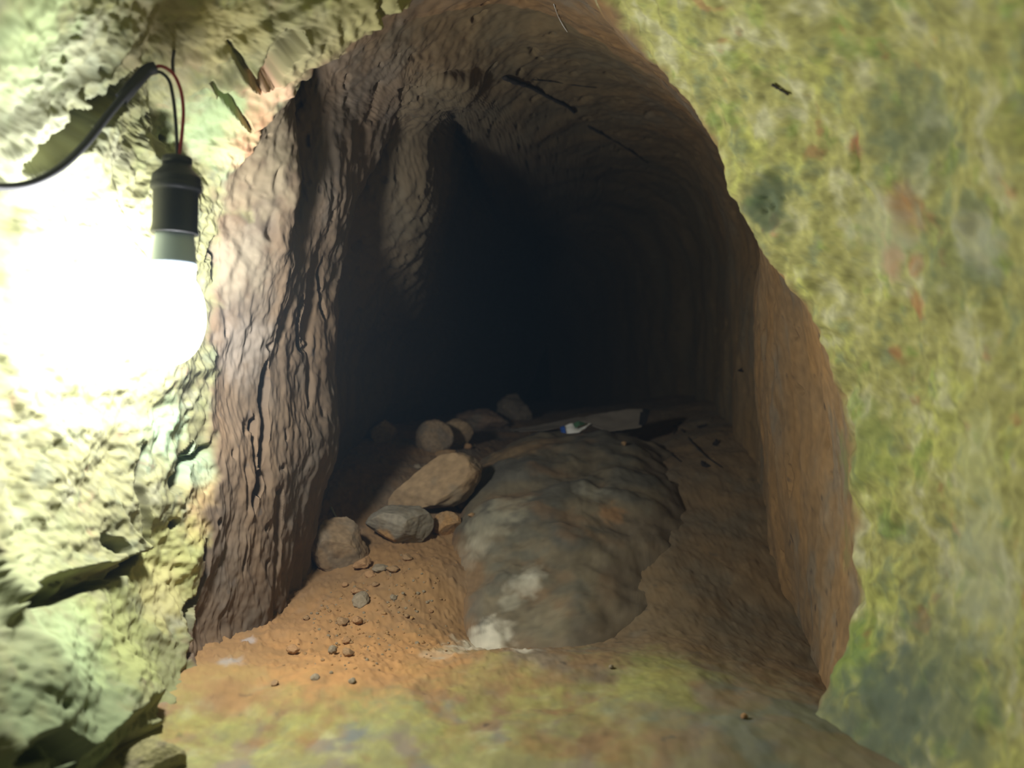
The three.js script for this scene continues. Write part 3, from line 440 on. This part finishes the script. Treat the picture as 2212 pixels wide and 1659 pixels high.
// ---------------------------------------------------------------- crumpled wrapper on the crest
{
  const DW = depthAt(1280, 944) + .085, D = DW; const p0 = at(1250, 930, D), w = thing('wrapper', p0.toArray()); tag(w, 'crumpled dark plastic wrapper with a white flap lying on the crest of the boulder', 'wrapper');
  const dark = new THREE.MeshPhysicalMaterial({ name: 'dull_film', color: new THREE.Color(.18, .155, .12), roughness: .5, side: THREE.DoubleSide });
  const sheet = (rows, mat, name, parent, thick = .0012) => {            // rows of px, py, depth: far edge then near edge; a thin closed skin
    const n = rows[0].length, m = rows.length, NX = 60, NY = 14, pos = [], idx = [], p = new THREE.Vector3();
    const cur = rows.map((r) => new THREE.CatmullRomCurve3(r.map((q) => at(...q).sub(p0)), false, 'catmullrom', .3));
    for (const side of [0, 1]) for (let j = 0; j <= NY; j++) for (let i = 0; i <= NX; i++) {
      const t = i / NX, f = j / NY * (m - 1), a = Math.min(m - 2, Math.floor(f)); p.lerpVectors(cur[a].getPoint(t), cur[a + 1].getPoint(t), f - a);
      const k = fbm(p.x * 40, p.y * 40, p.z * 40, 2) * .002; pos.push(p.x, p.y + k - side * thick, p.z - side * thick * .3);
    }
    const S = (NX + 1) * (NY + 1), q = (a, b, c, d) => idx.push(a, b, c, b, d, c);
    for (let j = 0; j < NY; j++) for (let i = 0; i < NX; i++) { const a = j * (NX + 1) + i; q(a, a + 1, a + NX + 1, a + NX + 2); q(S + a + 1, S + a, S + a + NX + 2, S + a + NX + 1); }
    for (let i = 0; i < NX; i++) { q(i + 1, i, S + i + 1, S + i); const b = NY * (NX + 1) + i; q(b, b + 1, S + b, S + b + 1); }
    const g = new THREE.BufferGeometry(); g.setAttribute('position', new THREE.Float32BufferAttribute(pos, 3)); g.setIndex(idx); g.computeVertexNormals(); return mesh(name, g, mat, parent);
  };
  sheet([[[1100, 927, DW + .05], [1180, 914, DW + .05], [1250, 901, DW + .055], [1320, 889, DW + .06], [1388, 882, DW + .06]], [[1110, 931, DW + .03], [1185, 922, DW + .03], [1250, 908, DW + .035], [1322, 908, DW + .035], [1388, 898, DW + .04]], [[1120, 932, DW], [1190, 927, DW], [1262, 912, DW + .03], [1312, 931, DW], [1386, 922, DW + .01]]], dark, 'film', w);
  const lid = sheet([[[1384, 883, DW + .062], [1394, 882, DW + .062], [1404, 887, DW + .062]], [[1380, 916, DW + .01], [1390, 918, DW + .01], [1398, 908, DW + .02]]], new THREE.MeshStandardMaterial({ name: 'black_film', color: new THREE.Color(.02, .018, .018), roughness: .6, side: THREE.DoubleSide }), 'dark_end', w);
  const white = new THREE.MeshStandardMaterial({ name: 'white_film', color: new THREE.Color(.86, .86, .78), roughness: .5, side: THREE.DoubleSide });
  const flap = sheet([[[1218, 921, DW], [1236, 914, DW + .005], [1256, 917, DW + .01], [1277, 914, DW + .015]], [[1222, 934, DW - .02], [1236, 935, DW - .02], [1252, 934, DW - .015], [1264, 924, DW]]], white, 'flap', w); flap.userData.label = 'white flap';
  const green = new THREE.MeshStandardMaterial({ name: 'green_print', color: new THREE.Color(.06, .14, .07), roughness: .5, side: THREE.DoubleSide }), blue = new THREE.MeshStandardMaterial({ name: 'blue_print', color: new THREE.Color(.03, .10, .38), roughness: .5, side: THREE.DoubleSide });
  const gp = sheet([[[1238, 916, DW - .008], [1250, 910, DW - .005], [1264, 913, DW]], [[1243, 925, DW - .016], [1252, 920, DW - .013], [1263, 915, DW - .005]]], green, 'green_print', w); gp.userData.label = 'green print';
  const bp = sheet([[[1210, 924, DW - .005], [1219, 920, DW - .005]], [[1212, 932, DW - .021], [1223, 934, DW - .024]]].map((r) => [r[0], [(r[0][0] + r[1][0]) / 2, (r[0][1] + r[1][1]) / 2, r[0][2]], r[1]]), blue, 'blue_print', w); bp.userData.label = 'blue print';
}

// ---------------------------------------------------------------- roots, twigs, straw and cobweb
const bark = new THREE.MeshStandardMaterial({ name: 'dark_bark', color: new THREE.Color(.022, .016, .012), roughness: .9 });
function twig(name, pts, r0, r1, label, category, mat = bark, lift = .004, group) {
  const P3 = pts.map(([x, y]) => on(x, y, lift)), foot = P3[0].clone(), c = new THREE.CatmullRomCurve3(P3.map((q) => q.sub(foot)), false, 'catmullrom', .4), N = Math.max(24, pts.length * 12), g = new THREE.TubeGeometry(c, N, 1, 7, false), pa = g.attributes.position, v = new THREE.Vector3();
  for (let i = 0; i <= N; i++) { const q = c.getPointAt(i / N), rr = lerp(r0, r1, i / N) * (1 + .45 * noise(i * .37 + P3[1].x * 50, 4.2, 1.7)) * (i === 0 || i === N ? .25 : 1); for (let j = 0; j <= 7; j++) { const k = i * 8 + j; v.fromBufferAttribute(pa, k).sub(q).multiplyScalar(rr).add(q); pa.setXYZ(k, v.x, v.y, v.z); } }
  g.computeVertexNormals(); const m = mesh(name, g, mat); m.position.copy(foot); return tag(m, label, category, group);
}
twig('root', [[1087, 166], [1110, 176], [1150, 190], [1190, 212], [1225, 230], [1242, 244]], .0036, .0026, 'thicker dark root along the tunnel roof, its upper piece', 'root', bark, .006);
twig('root', [[1270, 272], [1300, 288], [1335, 308], [1372, 332], [1400, 352]], .0030, .0014, 'lower dark root on the tunnel roof, in line with the thicker one', 'root', bark, .006);
twig('root', [[1150, 172], [1190, 176], [1240, 184], [1290, 190]], .0008, .0006, 'hair-thin rootlet branching above the thicker root on the roof', 'root', bark, .004);
twig('twig', [[1455, 920], [1475, 930], [1495, 955], [1525, 985], [1560, 1010]], .0018, .0012, 'dark twig lying right of the wrapper, longest of the three on the dirt bank', 'twig');
twig('twig', [[1440, 972], [1455, 985], [1472, 998]], .0016, .0010, 'short dark twig below the wrapper on the dirt bank', 'twig');
twig('twig', [[1470, 912], [1462, 926], [1455, 938]], .0016, .0010, 'stubby dark twig crossing the end of the longest twig', 'twig');
twig('twig', [[1667, 182], [1685, 193], [1704, 205]], .0014, .0011, 'thin black twig stuck to the mossy slab on the right', 'twig');
const silk = new THREE.MeshStandardMaterial({ name: 'cobweb_silk', color: new THREE.Color(.75, .75, .72), roughness: .6 });
twig('cobweb_strand', [[1196, 8], [1206, 36], [1216, 55], [1226, 70]], .0006, .0004, 'pale cobweb thread hanging from the tunnel roof', 'cobweb', silk, .006);
twig('cobweb_strand', [[1145, 872], [1149, 884], [1147, 896], [1140, 906]], .0012, .0010, 'curved pale strand on the rock farthest back in the tunnel', 'cobweb', silk, .05);
const straw = new THREE.MeshStandardMaterial({ name: 'pale_straw', color: new THREE.Color(.55, .58, .52), roughness: .5 });
twig('straw', [[715, 1096], [720, 1106], [726, 1117]], .0016, .0012, 'short pale sliver standing by the foot of the left wall', 'straw', straw, .01);
// dead leaves among the twigs
function leaf(px, py, w, turn, label) { const d = depthAt(px, py), s = d / F, g = new THREE.SphereGeometry(1, 20, 14), pa = g.attributes.position; for (let i = 0; i < pa.count; i++) { const x = pa.getX(i), z = pa.getZ(i), n = noise(x * 2 + px, 3, z * 2); pa.setXYZ(i, x * w / 2 * s * (1 + .3 * n), (pa.getY(i) * .10 + .25 * x * x + .2 * n) * w / 2 * s, z * w / 3 * s * (1 - .4 * x)); } g.computeVertexNormals(); const m = mesh('dead_leaf', g, bark); m.position.copy(at(px, py, d - .004)); m.rotation.set(.4, turn, .2); return tag(m, label, 'leaf'); }
leaf(1517, 922, 24, .4, 'dark dead leaf on the dirt bank, straight right of the wrapper');
leaf(1548, 958, 26, 1.4, 'curled dark dead leaf above the end of the longest twig');
leaf(1522, 1004, 26, 2.2, 'dark dead leaf at the lower end of the longest twig');
leaf(1602, 800, 20, .9, 'small dark scrap on the right clay side high above the dirt bank');

renderer.render(scene, camera);
